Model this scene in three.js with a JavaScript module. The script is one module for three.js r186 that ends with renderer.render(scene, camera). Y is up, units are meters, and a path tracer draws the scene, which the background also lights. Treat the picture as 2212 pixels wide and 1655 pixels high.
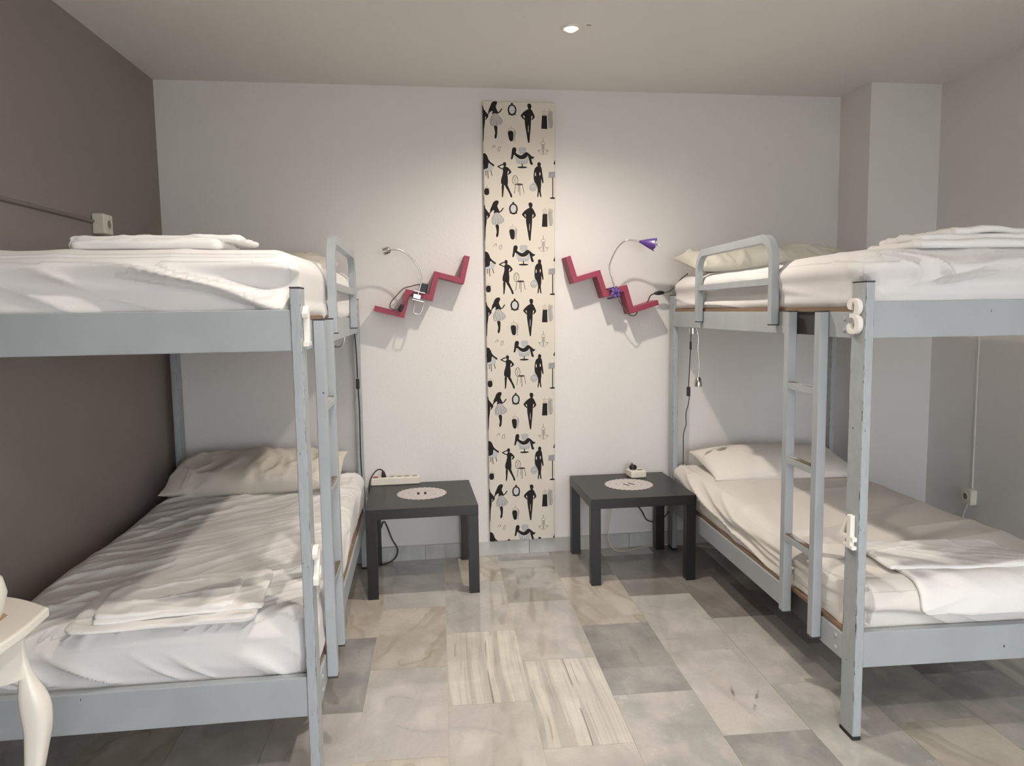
import * as THREE from 'three';
import { RoundedBoxGeometry } from 'three/addons/geometries/RoundedBoxGeometry.js';
import { mergeGeometries, mergeVertices } from 'three/addons/utils/BufferGeometryUtils.js';
import { TextGeometry } from 'three/addons/geometries/TextGeometry.js';
import { FontLoader } from 'three/addons/loaders/FontLoader.js';

// ---------------------------------------------------------------- camera, sky, lights, exposure
const scene = new THREE.Scene();
const camera = new THREE.PerspectiveCamera(54.977, 2212 / 1655, 0.05, 60);
camera.position.set(0.0024, 1.404, 4.1239);
camera.quaternion.setFromRotationMatrix(new THREE.Matrix4().makeBasis(
  new THREE.Vector3(0.9950504, -0.01539028, 0.09817255),
  new THREE.Vector3(0.02485213, 0.99508088, -0.09589798),
  new THREE.Vector3(-0.09621374, 0.09786312, 0.9905381)));
const renderer = new THREE.WebGLRenderer({ antialias: true });
renderer.toneMapping = THREE.LinearToneMapping;
renderer.toneMappingExposure = 0.835;
renderer.shadowMap.enabled = true;
renderer.shadowMap.type = THREE.PCFSoftShadowMap;
const SKY = 10.5;                                    // hazy daylight outside the window behind the camera
scene.background = new THREE.Color(0.95 * SKY, 0.985 * SKY, 1.035 * SKY);
const SPOT_POWER = 9.0;                              // each ceiling spotlight
const SPOT_COLOR = new THREE.Color(1.0, 0.90, 0.78);

// ---------------------------------------------------------------- helpers
const used = {};
function numbered(name) {
  const k = used[name] = (used[name] ?? -1) + 1;
  return k ? `${name}_${String(k).padStart(3, '0')}` : name;
}
function finish(m) { m.castShadow = true; m.receiveShadow = true; return m; }
function tag(o, label, category, group) {
  o.userData.label = label; o.userData.category = category;
  if (group) o.userData.group = group;
  return o;
}
function thing(name, label, category, [x, y, z] = [0, 0, 0], turn = 0, group) {
  const o = new THREE.Group(); o.name = numbered(name); scene.add(o);
  o.position.set(x, y, z); o.rotation.y = turn;
  return tag(o, label, category, group);
}
function merge(gs) {
  if (!Array.isArray(gs)) return gs;
  if (gs.length === 1) return gs[0];
  gs = gs.map(g => { g = g.index ? g.toNonIndexed() : g; for (const k of Object.keys(g.attributes)) if (!['position', 'normal', 'uv'].includes(k)) g.deleteAttribute(k); return g; });
  return mergeGeometries(gs);
}
function part(name, gs, mat, parent, label) {
  const m = finish(new THREE.Mesh(merge(gs), mat));
  m.name = parent === scene ? numbered(name) : name;
  if (parent !== scene) { let n = parent.children.filter(c => c.name.replace(/_\d\d\d$/, '') === name).length; if (n) m.name = `${name}_${String(n).padStart(3, '0')}`; }
  if (label) m.userData.label = label;
  parent.add(m); return m;
}
function struct(name, gs, mat, parent = scene) { const m = part(name, gs, mat, parent); if (parent === scene) m.userData.kind = 'structure'; return m; }
// uv in metres from the axis each face looks along
function boxUV(g, s = 1, ox = 0, oy = 0) {
  const p = g.attributes.position, n = g.attributes.normal, uv = new Float32Array(p.count * 2);
  for (let i = 0; i < p.count; i++) {
    const ax = Math.abs(n.getX(i)), ay = Math.abs(n.getY(i)), az = Math.abs(n.getZ(i));
    let u, v;
    if (ax >= ay && ax >= az) { u = p.getZ(i); v = p.getY(i); } else if (ay >= az) { u = p.getX(i); v = p.getZ(i); } else { u = p.getX(i); v = p.getY(i); }
    uv[2 * i] = u * s + ox; uv[2 * i + 1] = v * s + oy;
  }
  g.setAttribute('uv', new THREE.BufferAttribute(uv, 2)); return g;
}
function bxFace(x0, x1, y0, y1, z0, z1, r) {           // the same with each face's own 0..1 uv
  if (x0 > x1) [x0, x1] = [x1, x0]; if (z0 > z1) [z0, z1] = [z1, z0];
  const g = new RoundedBoxGeometry(x1 - x0, y1 - y0, z1 - z0, 2, r); g.translate((x0 + x1) / 2, (y0 + y1) / 2, (z0 + z1) / 2); return g;
}
// box between two corners, lightly rounded
function bx(x0, x1, y0, y1, z0, z1, r = 0.002) {
  if (x0 > x1) [x0, x1] = [x1, x0]; if (z0 > z1) [z0, z1] = [z1, z0];
  const w = x1 - x0, h = y1 - y0, d = z1 - z0;
  const g = r > 0 ? new RoundedBoxGeometry(w, h, d, 2, Math.min(r, w / 2.1, h / 2.1, d / 2.1)) : new THREE.BoxGeometry(w, h, d);
  g.translate((x0 + x1) / 2, (y0 + y1) / 2, (z0 + z1) / 2);
  return boxUV(g, 1, x0 * 3.7 + y0 * 1.3, z0 * 2.9 + x1);
}
function tube(pts, r, n = 40, closed = false, rs = 8) {
  const c = new THREE.CatmullRomCurve3(pts.map(p => new THREE.Vector3(...p)), closed, 'centripetal');
  return new THREE.TubeGeometry(c, n, r, rs, closed);
}
function cyl(r0, r1, h, x, y, z, seg = 24) { const g = new THREE.CylinderGeometry(r1, r0, h, seg); g.translate(x, y, z); return g; }
function rng(s) { return () => { s |= 0; s = s + 0x6D2B79F5 | 0; let t = Math.imul(s ^ s >>> 15, 1 | s); t = t + Math.imul(t ^ t >>> 7, 61 | t) ^ t; return ((t ^ t >>> 14) >>> 0) / 4294967296; }; }
function hash(x, y, z) { let h = Math.imul(x, 374761393) + Math.imul(y, 668265263) + Math.imul(z, 1440662683); h = Math.imul(h ^ (h >>> 13), 1274126177); return ((h ^ (h >>> 16)) >>> 0) / 4294967295; }
const sm = t => t * t * (3 - 2 * t);
function vn(x, y, s = 0) {                         // value noise 0..1 in 2-D with a seed
  const xi = Math.floor(x), yi = Math.floor(y), u = sm(x - xi), v = sm(y - yi);
  const a = hash(xi, yi, s), b = hash(xi + 1, yi, s), c = hash(xi, yi + 1, s), d = hash(xi + 1, yi + 1, s);
  return a + (b - a) * u + (c - a) * v + (a - b - c + d) * u * v;
}
function fbm(x, y, s = 0, o = 4) { let t = 0, a = 0.5, n = 0; for (let i = 0; i < o; i++) { t += a * vn(x, y, s + i * 17); n += a; x = x * 2.03 + 5.1; y = y * 2.03 + 3.7; a *= 0.5; } return t / n; }
function ridge(x, y, s, k = 5) { const n = Math.abs(2 * vn(x, y, s) - 1); return Math.pow(1 - n, k); }
const clamp = (v, a, b) => Math.min(b, Math.max(a, v));
const sstep = (a, b, x) => sm(clamp((x - a) / (b - a), 0, 1));
function dataTex(w, h, fn, srgb = true, repeat = true) {
  const d = new Uint8Array(w * h * 4);
  for (let y = 0; y < h; y++) for (let x = 0; x < w; x++) {
    const c = fn(x, y), i = 4 * (y * w + x);
    d[i] = clamp(c[0], 0, 255); d[i + 1] = clamp(c[1], 0, 255); d[i + 2] = clamp(c[2], 0, 255); d[i + 3] = 255;
  }
  const t = new THREE.DataTexture(d, w, h); t.magFilter = THREE.LinearFilter; t.minFilter = THREE.LinearMipmapLinearFilter; t.generateMipmaps = true;
  if (repeat) t.wrapS = t.wrapT = THREE.RepeatWrapping;
  if (srgb) t.colorSpace = THREE.SRGBColorSpace;
  t.needsUpdate = true; return t;
}
const std = o => new THREE.MeshStandardMaterial(o);
const phys = o => new THREE.MeshPhysicalMaterial(o);

// periodic noise for repeating textures
function pn(x, y, per, s) { const xi = Math.floor(x), yi = Math.floor(y), u = sm(x - xi), v = sm(y - yi), m = k => ((k % per) + per) % per; const a = hash(m(xi), m(yi), s), b = hash(m(xi + 1), m(yi), s), c = hash(m(xi), m(yi + 1), s), d = hash(m(xi + 1), m(yi + 1), s); return a + (b - a) * u + (c - a) * v + (a - b - c + d) * u * v; }
function pf(x, y, per, s, o = 4) { let t = 0, a = 0.5, n = 0; for (let i = 0; i < o; i++) { t += a * pn(x, y, per, s + i * 31); n += a; x *= 2; y *= 2; per *= 2; a *= 0.5; } return t / n; }

// ---------------------------------------------------------------- materials
const plasterBump = dataTex(512, 512, (x, y) => { const v = 255 * (0.55 * pf(x / 64, y / 64, 8, 3, 5) + 0.45 * pn(x / 4, y / 4, 128, 9)); return [v, v, v]; }, false);
const M = {};
M.white = std({ color: new THREE.Color(0.755, 0.735, 0.717), roughness: 0.85, bumpMap: plasterBump, bumpScale: 0.0009 });
M.ceiling = std({ color: new THREE.Color(0.765, 0.745, 0.715), roughness: 0.92, bumpMap: plasterBump, bumpScale: 0.0006 });
M.taupe = std({ color: new THREE.Color(0.285, 0.247, 0.231), roughness: 0.85, bumpMap: plasterBump, bumpScale: 0.0009 });
M.grout = std({ color: new THREE.Color(0.62, 0.58, 0.50), roughness: 0.9 });
// painted steel: faint mottling and small chips down to the dark metal
const R1 = rng(77);
const chips = []; for (let i = 0; i < 22; i++) chips.push([R1() * 1024, R1() * 1024, 1 + R1() * 2.4, 1 + R1() * R1() * 9]);
const paintTex = dataTex(1024, 1024, (x, y) => {
  const m = 0.95 + 0.1 * pf(x / 128, y / 128, 8, 51, 5);
  let c = [163 * m, 170 * m, 174 * m];
  for (const [cx, cy, rx, ry] of chips) { const dx = (x - cx) / rx, dy = (y - cy) / ry; if (dx * dx + dy * dy < 0.75 + 0.5 * vn(x / 2, y / 2, 8)) { c = [66, 62, 60]; break; } }
  return c;
});
M.paint = phys({ map: paintTex, roughness: 0.42, metalness: 0.0, clearcoat: 0.25, clearcoatRoughness: 0.3 });
M.darkSteel = std({ color: new THREE.Color(0.055, 0.053, 0.055), roughness: 0.6, metalness: 0.2 });
M.rubber = std({ color: new THREE.Color(0.015, 0.015, 0.017), roughness: 0.7 });
const R2 = rng(191), edgeChips = [];
for (let i = 0; i < 46; i++) edgeChips.push([R2() < 0.5 ? R2() * 10 : 256 - R2() * 10, R2() * 2048, 2 + R2() * 5, 3 + R2() * R2() * 40]);
for (let i = 0; i < 5; i++) edgeChips.push([30 + R2() * 190, R2() * 2048, 4 + R2() * 6, 2 + R2() * 4]);
const postTex = dataTex(256, 2048, (x, y) => {
  const m = 0.95 + 0.1 * pf(x / 32, y / 32, 64, 53, 4);
  for (const [cx, cy, rx, ry] of edgeChips) { const dx = (x - cx) / rx, dy = (y - cy) / ry; if (dx * dx + dy * dy < 0.6 + 0.8 * vn(x / 4, y / 4, 8)) return [64, 60, 58]; }
  return [163 * m, 170 * m, 174 * m];
});
M.postPaint = phys({ map: postTex, roughness: 0.42, clearcoat: 0.25, clearcoatRoughness: 0.3 });
const wornTex = dataTex(256, 256, (x, y) => { const k = sstep(0.42, 0.58, pf(x / 16, y / 64, 16, 91, 4)); return [168 - 66 * k, 176 - 88 * k, 182 - 108 * k]; });
M.worn = std({ map: wornTex, roughness: 0.55 });
const plyTex = dataTex(256, 256, (x, y) => { const k = pf(x / 128, y / 8, 32, 14, 4); return [112 + 34 * k, 92 + 28 * k, 74 + 22 * k]; });
M.plywood = std({ map: plyTex, roughness: 0.75 });
const clothBump = dataTex(512, 512, (x, y) => { const k = 0.55 * pf(x / 64, y / 64, 8, 23, 5) + 0.25 * pn(x / 2, y / 2, 256, 29) + 0.2 * Math.pow(1 - Math.abs(2 * pf(x / 42.667, y / 85.333, 12, 37, 3) - 1), 4); const v = 255 * k; return [v, v, v]; }, false);
M.sheet = phys({ color: new THREE.Color(0.73, 0.72, 0.715), roughness: 0.9, sheen: 0.25, sheenRoughness: 0.6, bumpMap: clothBump, bumpScale: 0.0008 });
M.sheetCream = phys({ color: new THREE.Color(0.74, 0.715, 0.675), roughness: 0.9, sheen: 0.25, sheenRoughness: 0.6, bumpMap: clothBump, bumpScale: 0.0008 });
M.linen = phys({ color: new THREE.Color(0.80, 0.79, 0.78), roughness: 0.88, sheen: 0.25, sheenRoughness: 0.6, bumpMap: clothBump, bumpScale: 0.0008 });
M.pillow = phys({ color: new THREE.Color(0.70, 0.655, 0.575), roughness: 0.92, sheen: 0.2, sheenRoughness: 0.6, bumpMap: clothBump, bumpScale: 0.0010 });
M.pillowWhite = phys({ color: new THREE.Color(0.80, 0.765, 0.72), roughness: 0.92, sheen: 0.2, sheenRoughness: 0.6, bumpMap: clothBump, bumpScale: 0.0010 });
M.pillowGreen = phys({ color: new THREE.Color(0.60, 0.585, 0.515), roughness: 0.92, sheen: 0.2, sheenRoughness: 0.6, bumpMap: clothBump, bumpScale: 0.0010 });
M.numberWhite = std({ color: new THREE.Color(0.84, 0.82, 0.77), roughness: 0.5 });
M.blackTable = phys({ color: new THREE.Color(0.012, 0.011, 0.011), roughness: 0.34, specularIntensity: 0.8 });
M.shelf = std({ color: new THREE.Color(0.30, 0.038, 0.078), roughness: 0.5 });
M.chrome = std({ color: new THREE.Color(0.62, 0.60, 0.58), roughness: 0.2, metalness: 1 });
M.blackPlastic = std({ color: new THREE.Color(0.014, 0.013, 0.015), roughness: 0.45 });
M.greyCord = std({ color: new THREE.Color(0.10, 0.09, 0.085), roughness: 0.5 });
M.beigeCord = std({ color: new THREE.Color(0.62, 0.56, 0.42), roughness: 0.55 });
M.whitePlastic = std({ color: new THREE.Color(0.76, 0.72, 0.62), roughness: 0.42 });
M.socketDark = std({ color: new THREE.Color(0.25, 0.23, 0.19), roughness: 0.6 });
M.redPlastic = phys({ color: new THREE.Color(0.32, 0.02, 0.045), roughness: 0.25, clearcoat: 0.5 });
M.purple = phys({ color: new THREE.Color(0.12, 0.058, 0.30), roughness: 0.3, clearcoat: 0.4 });
M.purpleDark = phys({ color: new THREE.Color(0.05, 0.02, 0.13), roughness: 0.35 });
M.bulb = phys({ color: new THREE.Color(0.75, 0.74, 0.72), roughness: 0.3 });
M.cream = phys({ color: new THREE.Color(0.78, 0.75, 0.68), roughness: 0.38, clearcoat: 0.3, clearcoatRoughness: 0.3 });
M.tan = std({ map: dataTex(128, 128, (x, y) => { const k = pf(x / 16, y / 16, 8, 61, 4); return [176 + 24 * k, 148 + 22 * k, 116 + 18 * k]; }), roughness: 0.6 });
M.tauped = std({ color: new THREE.Color(0.22, 0.19, 0.17), roughness: 0.7 });

// ---------------------------------------------------------------- room shell
const WA = 0.0407581;                                // the back wall is turned a little against the floor tiles
const CH = 2.611;                                     // ceiling height
const onWall = (x, y, z) => [x * Math.cos(WA) + z * Math.sin(WA), y, -x * Math.sin(WA) + z * Math.cos(WA)];
function wallBox(x0, x1, y0, y1, z0, z1, r = 0) { const g = bx(x0, x1, y0, y1, z0, z1, r); g.rotateY(WA); return g; }
struct('wall_back', wallBox(-1.75, 2.45, -0.02, CH + 0.1, -0.2, 0), M.white);
struct('wall_column', wallBox(2.366, 3.2, -0.02, CH + 0.1, -0.2, 0.287), M.white);
{ // left wall, painted taupe, slightly out of square
  const g = bx(-0.2, 0, -0.02, CH + 0.1, -0.4, 6.0, 0); g.rotateY(-0.0116); g.translate(-1.427, 0, 0);
  struct('wall_left', g, M.taupe);
}
struct('wall_right', bx(2.797, 3.0, -0.02, CH + 0.1, -0.4, 6.0, 0), M.white);
const WZ = 5.7, WX0 = -0.1, WX1 = 2.3, WY0 = 0.25, WY1 = 2.1;    // the window opening behind the camera
struct('wall_rear', [bx(-1.8, WX0, -0.02, CH + 0.1, WZ, WZ + 0.2, 0), bx(WX1, 3.0, -0.02, CH + 0.1, WZ, WZ + 0.2, 0),
  bx(WX0, WX1, -0.02, WY0, WZ, WZ + 0.2, 0), bx(WX0, WX1, WY1, CH + 0.1, WZ, WZ + 0.2, 0)], M.white);
{
  const w = new THREE.Group(); w.name = 'window_1'; w.userData.kind = 'structure'; w.position.set((WX0 + WX1) / 2, WY0, WZ + 0.1); scene.add(w);
  const hw = (WX1 - WX0) / 2, hh = WY1 - WY0;
  part('window_frame', [bx(-hw, hw, 0, 0.06, -0.03, 0.03), bx(-hw, hw, hh - 0.06, hh, -0.03, 0.03), bx(-hw, -hw + 0.06, 0.06, hh - 0.06, -0.03, 0.03), bx(hw - 0.06, hw, 0.06, hh - 0.06, -0.03, 0.03), bx(-0.04, 0.04, 0.06, hh - 0.06, -0.03, 0.03)], M.cream, w);
  const gl = phys({ color: 0xffffff, transmission: 1, thickness: 0, roughness: 0, ior: 1.45 });
  part('pane', bx(-hw + 0.06, -0.04, 0.06, hh - 0.06, -0.003, 0.003, 0), gl, w); part('pane', bx(0.04, hw - 0.06, 0.06, hh - 0.06, -0.003, 0.003, 0), gl, w);
}
struct('terrace', bx(-9, 11, -0.25, -0.12, 6.02, 20, 0), std({ color: new THREE.Color(0.42, 0.39, 0.35), roughness: 0.9 }));
struct('ceiling', bx(-1.8, 3.0, CH, CH + 0.1, -0.4, 6.0, 0), M.ceiling);

// marble floor: 30 x 60 cm tiles in running bond, every tile its own mesh
const TW = 384, TH = 768;
function marble(kind, seed) {
  const lerp = (a, b, t) => a.map((v, i) => v + (b[i] - v) * t);
  return dataTex(TW, TH, (px, py) => {
    const x = px / TW * 0.3, y = py / TH * 0.6;       // metres
    const wx = x + 0.05 * (fbm(x * 9, y * 9, seed + 5, 3) - 0.5), wy = y + 0.05 * (fbm(x * 9, y * 9, seed + 6, 3) - 0.5);
    const cloud = fbm(wx * 8, wy * 8, seed, 5), fine = fbm(x * 120, y * 120, seed + 3, 2) - 0.5;
    let c;
    if (kind === 'plain' || kind === 'marked') {
      c = lerp([188, 183, 176], [204, 199, 192], sstep(0.25, 0.75, cloud));
      const st = fbm((wx + 0.25 * wy) * 22, wy * 2.2, seed + 9, 4); c = lerp(c, [178, 173, 167], 0.4 * sstep(0.5, 0.75, st));
      const v = ridge((wx - 0.5 * wy) * 6, wy * 3, seed + 12, 40); c = lerp(c, [150, 145, 139], 0.3 * v * sstep(0.5, 0.65, vn(wx * 9, wy * 9, seed + 2)));
      if (kind === 'marked') for (const [mx, my, a, l] of [[0.10, 0.40, 0.5, 0.055], [0.16, 0.33, 0.2, 0.035]]) { const dx = x - mx, dy = y - my, u = dx * Math.cos(a) - dy * Math.sin(a), w = dx * Math.sin(a) + dy * Math.cos(a); c = lerp(c, [104, 99, 94], 0.8 * Math.exp(-Math.pow(u / 0.005, 2) - Math.pow(w / l, 2)) * sstep(0.3, 0.6, vn(x * 90, y * 40, seed + 6))); }
    } else if (kind === 'grey') {
      c = lerp([150, 146, 144], [176, 172, 168], sstep(0.25, 0.75, cloud));
      const v = ridge((wx * 0.8 + wy) * 5, (wx - wy) * 2, seed + 12, 40); c = lerp(c, [204, 197, 186], 0.3 * v * sstep(0.5, 0.65, vn(wx * 7, wy * 7, seed + 4)));
      const st = fbm(wx * 24, (wy + wx) * 6, seed + 9, 4); c = lerp(c, [140, 137, 135], 0.35 * sstep(0.5, 0.75, st));
    } else if (kind === 'striped') {
      const bx_ = x + 0.006 * Math.sin(y * 6 + seed) + 0.008 * (fbm(x * 6, y * 5, seed + 5, 2) - 0.5);
      c = lerp([208, 202, 192], [222, 216, 205], sstep(0.3, 0.7, cloud));
      const st = fbm(bx_ * 46, y * 1.1, seed + 9, 5); c = lerp(c, [182, 176, 167], 0.75 * sstep(0.46, 0.70, st)); c = lerp(c, [168, 162, 154], 0.3 * sstep(0.5, 0.8, fbm(bx_ * 150, y * 3, seed + 29, 3)));
      const v = Math.exp(-Math.pow((bx_ - 0.16 - 0.012 * y) / 0.0026, 2)); c = lerp(c, [112, 106, 98], 0.75 * v * sstep(0.3, 0.55, vn(x * 60, y * 7, seed + 21)));
      const v2 = Math.exp(-Math.pow((bx_ - 0.035) / 0.0022, 2)); c = lerp(c, [150, 130, 104], 0.6 * v2 * sstep(0.5, 0.75, vn(x * 20, y * 9, seed + 22)));
      const v3 = Math.exp(-Math.pow((bx_ - 0.19) / 0.0018, 2)); c = lerp(c, [140, 134, 126], 0.6 * v3 * sstep(0.5, 0.75, vn(x * 20, y * 6, seed + 23)));
    } else if (kind === 'cream') {
      c = lerp([190, 181, 168], [208, 200, 187], sstep(0.3, 0.7, cloud));
      const st = fbm((wx + 0.35 * wy) * 20, (wy - 0.3 * wx) * 2.0, seed + 9, 4); c = lerp(c, [172, 163, 149], 0.55 * sstep(0.48, 0.7, st));
      const v = ridge((wx + 0.3 * wy) * 10, wy * 2.4, seed + 12, 34); c = lerp(c, [142, 128, 106], 0.4 * v * sstep(0.5, 0.68, vn(wx * 9, wy * 5, seed + 2)));
    } else if (kind === 'cloudy') {
      c = lerp([182, 177, 170], [198, 192, 185], sstep(0.3, 0.7, cloud));
      const b = sstep(0.47, 0.66, fbm(wx * 6 + 3, wy * 5, seed + 31, 4)); c = lerp(c, [146, 142, 134], 0.65 * b);
    } else if (kind === 'mottled') {
      c = lerp([176, 173, 167], [198, 192, 185], sstep(0.3, 0.7, cloud));
      c = lerp(c, [164, 164, 160], 0.5 * sstep(0.4, 0.75, fbm(wx * 12, wy * 9, seed + 31, 4)));
      c = lerp(c, [208, 206, 201], 0.5 * sstep(0.7, 0.85, fbm(x * 30, y * 24, seed + 41, 3)));
    } else {                                          // dull brown grey
      c = lerp([142, 135, 130], [158, 151, 145], sstep(0.3, 0.7, cloud));
      const st = fbm((wx + 0.3 * wy) * 20, wy * 3, seed + 9, 4); c = lerp(c, [128, 121, 116], 0.4 * sstep(0.5, 0.7, st));
    }
    return [c[0] + fine * 7, c[1] + fine * 7, c[2] + fine * 7];
  }, true, false);
}
const KINDS = ['plain', 'grey', 'striped', 'cream', 'cloudy', 'mottled', 'dull', 'plain', 'striped', 'cream', 'grey', 'plain', 'marked'];
const tileMat = KINDS.map((k, i) => phys({ color: new THREE.Color(0.965, 0.985, 1.0), map: marble(k, 101 + i * 97), roughness: 0.05, ior: 1.7 }));
{
  const floor = new THREE.Group(); floor.name = 'floor'; floor.userData.kind = 'structure'; scene.add(floor);
  part('screed', bx(-1.7, 2.95, -0.1, -0.0022, -0.35, 5.85, 0), M.grout, floor);
  const geos = {};
  function tileGeo(w, d, u0, u1, v0, v1, flip) {
    const key = [w, d, u0, v0, v1, flip].map(v => +v.toFixed(4)).join();
    if (geos[key]) return geos[key];
    const g = new THREE.BoxGeometry(w, 0.016, d); const uv = g.attributes.uv;
    for (let i = 0; i < uv.count; i++) { let u = u0 + (u1 - u0) * uv.getX(i), v = v0 + (v1 - v0) * uv.getY(i); if (flip & 1) u = 1 - u; if (flip & 2) v = 1 - v; uv.setXY(i, u, v); }
    return geos[key] = g;
  }
  // the tiles one can tell apart in the photograph: column, row -> texture, flip
  const known = { '2,0': [2, 0], '2,1': [0, 0], '2,-1': [11, 1], '2,2': [3, 0], '3,0': [8, 0], '3,1': [7, 0], '3,2': [4, 1], '3,-1': [0, 3], '4,0': [1, 0], '4,1': [9, 0], '4,-1': [5, 1], '4,2': [6, 1],
      '1,0': [11, 2], '1,1': [3, 2], '1,-1': [3, 1], '1,2': [7, 3], '0,0': [10, 2], '0,1': [9, 3], '0,-1': [11, 2], '0,2': [3, 1], '5,1': [0, 2], '5,0': [12, 3], '5,-1': [1, 3], '5,2': [6, 3],
      '6,1': [6, 0], '6,0': [7, 1], '6,-1': [5, 0], '6,2': [6, 2], '7,0': [5, 2], '7,1': [1, 1], '7,-1': [3, 3], '8,0': [10, 1], '8,1': [6, 3], '8,-1': [5, 3], '9,-1': [10, 0] };
  const R = rng(5);
  for (let c = -3; c <= 10; c++) {
    const o = c % 2 === 0 ? 1.605 : 1.903;
    for (let n = -7; n <= 3; n++) {
      let z0 = o - 0.6 * (n + 1), z1 = o - 0.6 * n, x0 = 0.3 * (c - 2), x1 = x0 + 0.3;
      const r1 = R(), r2 = R();
      const cx0 = Math.max(x0, -1.6), cx1 = Math.min(x1, 2.9), cz0 = Math.max(z0, -0.16), cz1 = Math.min(z1, 5.75);
      if (cx1 - cx0 < 0.02 || cz1 - cz0 < 0.02) continue;
      const [k, flip] = known[`${c},${n}`] || [Math.floor(r1 * 12), Math.floor(r2 * 4)];
      const m = part('floor_tile', tileGeo(cx1 - cx0 - 0.0016, cz1 - cz0 - 0.0016, (cx0 - x0) / 0.3, (cx1 - x0) / 0.3, (z1 - cz1) / 0.6, (z1 - cz0) / 0.6, flip), tileMat[k], floor);
      m.position.set((cx0 + cx1) / 2, -0.008, (cz0 + cz1) / 2);
    }
  }
  // marble skirting pieces along the back wall
  const skirt = new THREE.Group(); skirt.name = 'baseboard_back'; skirt.userData.kind = 'structure'; skirt.rotation.y = WA; scene.add(skirt);
  const skTex = dataTex(512, 128, (x, y) => { const k = fbm(x / 60, y / 60, 7, 5), s = fbm(x / 200, y / 12, 8, 4); const v = 182 + 34 * k - 18 * s; return [v, v * 1.0, v * 0.985]; });
  const skM = std({ map: skTex, roughness: 0.3 });
  for (let i = -3; i <= 3; i++) {
    const x0 = Math.max(-1.42, -0.11 + 0.6 * i), x1 = Math.min(2.366, x0 === -1.42 ? -0.11 + 0.6 * (i + 1) : -0.11 + 0.6 * (i + 1));
    if (x1 - x0 < 0.02) continue;
    const g = bx(x0 + 0.0008, x1 - 0.0008, 0, 0.083 + 0.001 * (i & 1), 0, 0.0125, 0.0015); boxUV(g, 2, i * 0.37, i * 0.21);
    part('skirting_tile', g, skM, skirt);
  }
}

// ---------------------------------------------------------------- ceiling spotlights: glowing bulb plus a light just below
function spot(x, z, label, power = SPOT_POWER) {
  const t = thing('ceiling_spotlight', label, 'spotlight', [x, CH, z], 0, 'recessed ceiling spotlights');
  const ring = new THREE.LatheGeometry([[0.026, -0.001], [0.028, -0.006], [0.034, -0.009], [0.041, -0.006], [0.043, 0.0]].map(p => new THREE.Vector2(...p)), 40);
  part('trim_ring', ring, M.cream, t);
  const bulb = new THREE.SphereGeometry(0.026, 32, 16, 0, Math.PI * 2, Math.PI / 2, Math.PI / 2); bulb.scale(1, 0.8, 1);
  const bm = part('bulb', bulb, std({ color: 0x111111, emissive: new THREE.Color(1, 0.86, 0.66), emissiveIntensity: 9 }), t); bm.castShadow = false;
  const l = new THREE.SpotLight(SPOT_COLOR, power, 0, 1.36, 1.0, 2);
  l.position.set(0, -0.03, 0); l.target.position.set(0, -1.5, 0); l.castShadow = true; l.shadow.radius = 1.3; l.shadow.mapSize.set(1024, 1024);
  t.add(l); t.add(l.target); l.name = 'lamp_light'; l.target.name = 'lamp_aim';
}
spot(0.597, 0.871, 'glowing recessed ceiling spotlight above the space between the two black tables');
spot(0.02, 2.27, 'recessed ceiling spotlight over the aisle in front of the bunk beds', SPOT_POWER * 0.7);
spot(0.597, 3.75, 'recessed ceiling spotlight furthest from the back wall');

{ const m = part('ceiling_mark', cyl(0.007, 0.007, 0.0016, 0, 0, 0, 20), std({ color: new THREE.Color(0.30, 0.28, 0.26), roughness: 0.9 }), scene); m.position.set(0.668, CH - 0.0008, 0.90); m.scale.set(1.5, 1, 0.8); tag(m, 'small dark screw plug in the ceiling right of the glowing spotlight', 'screw plug'); }

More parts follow.
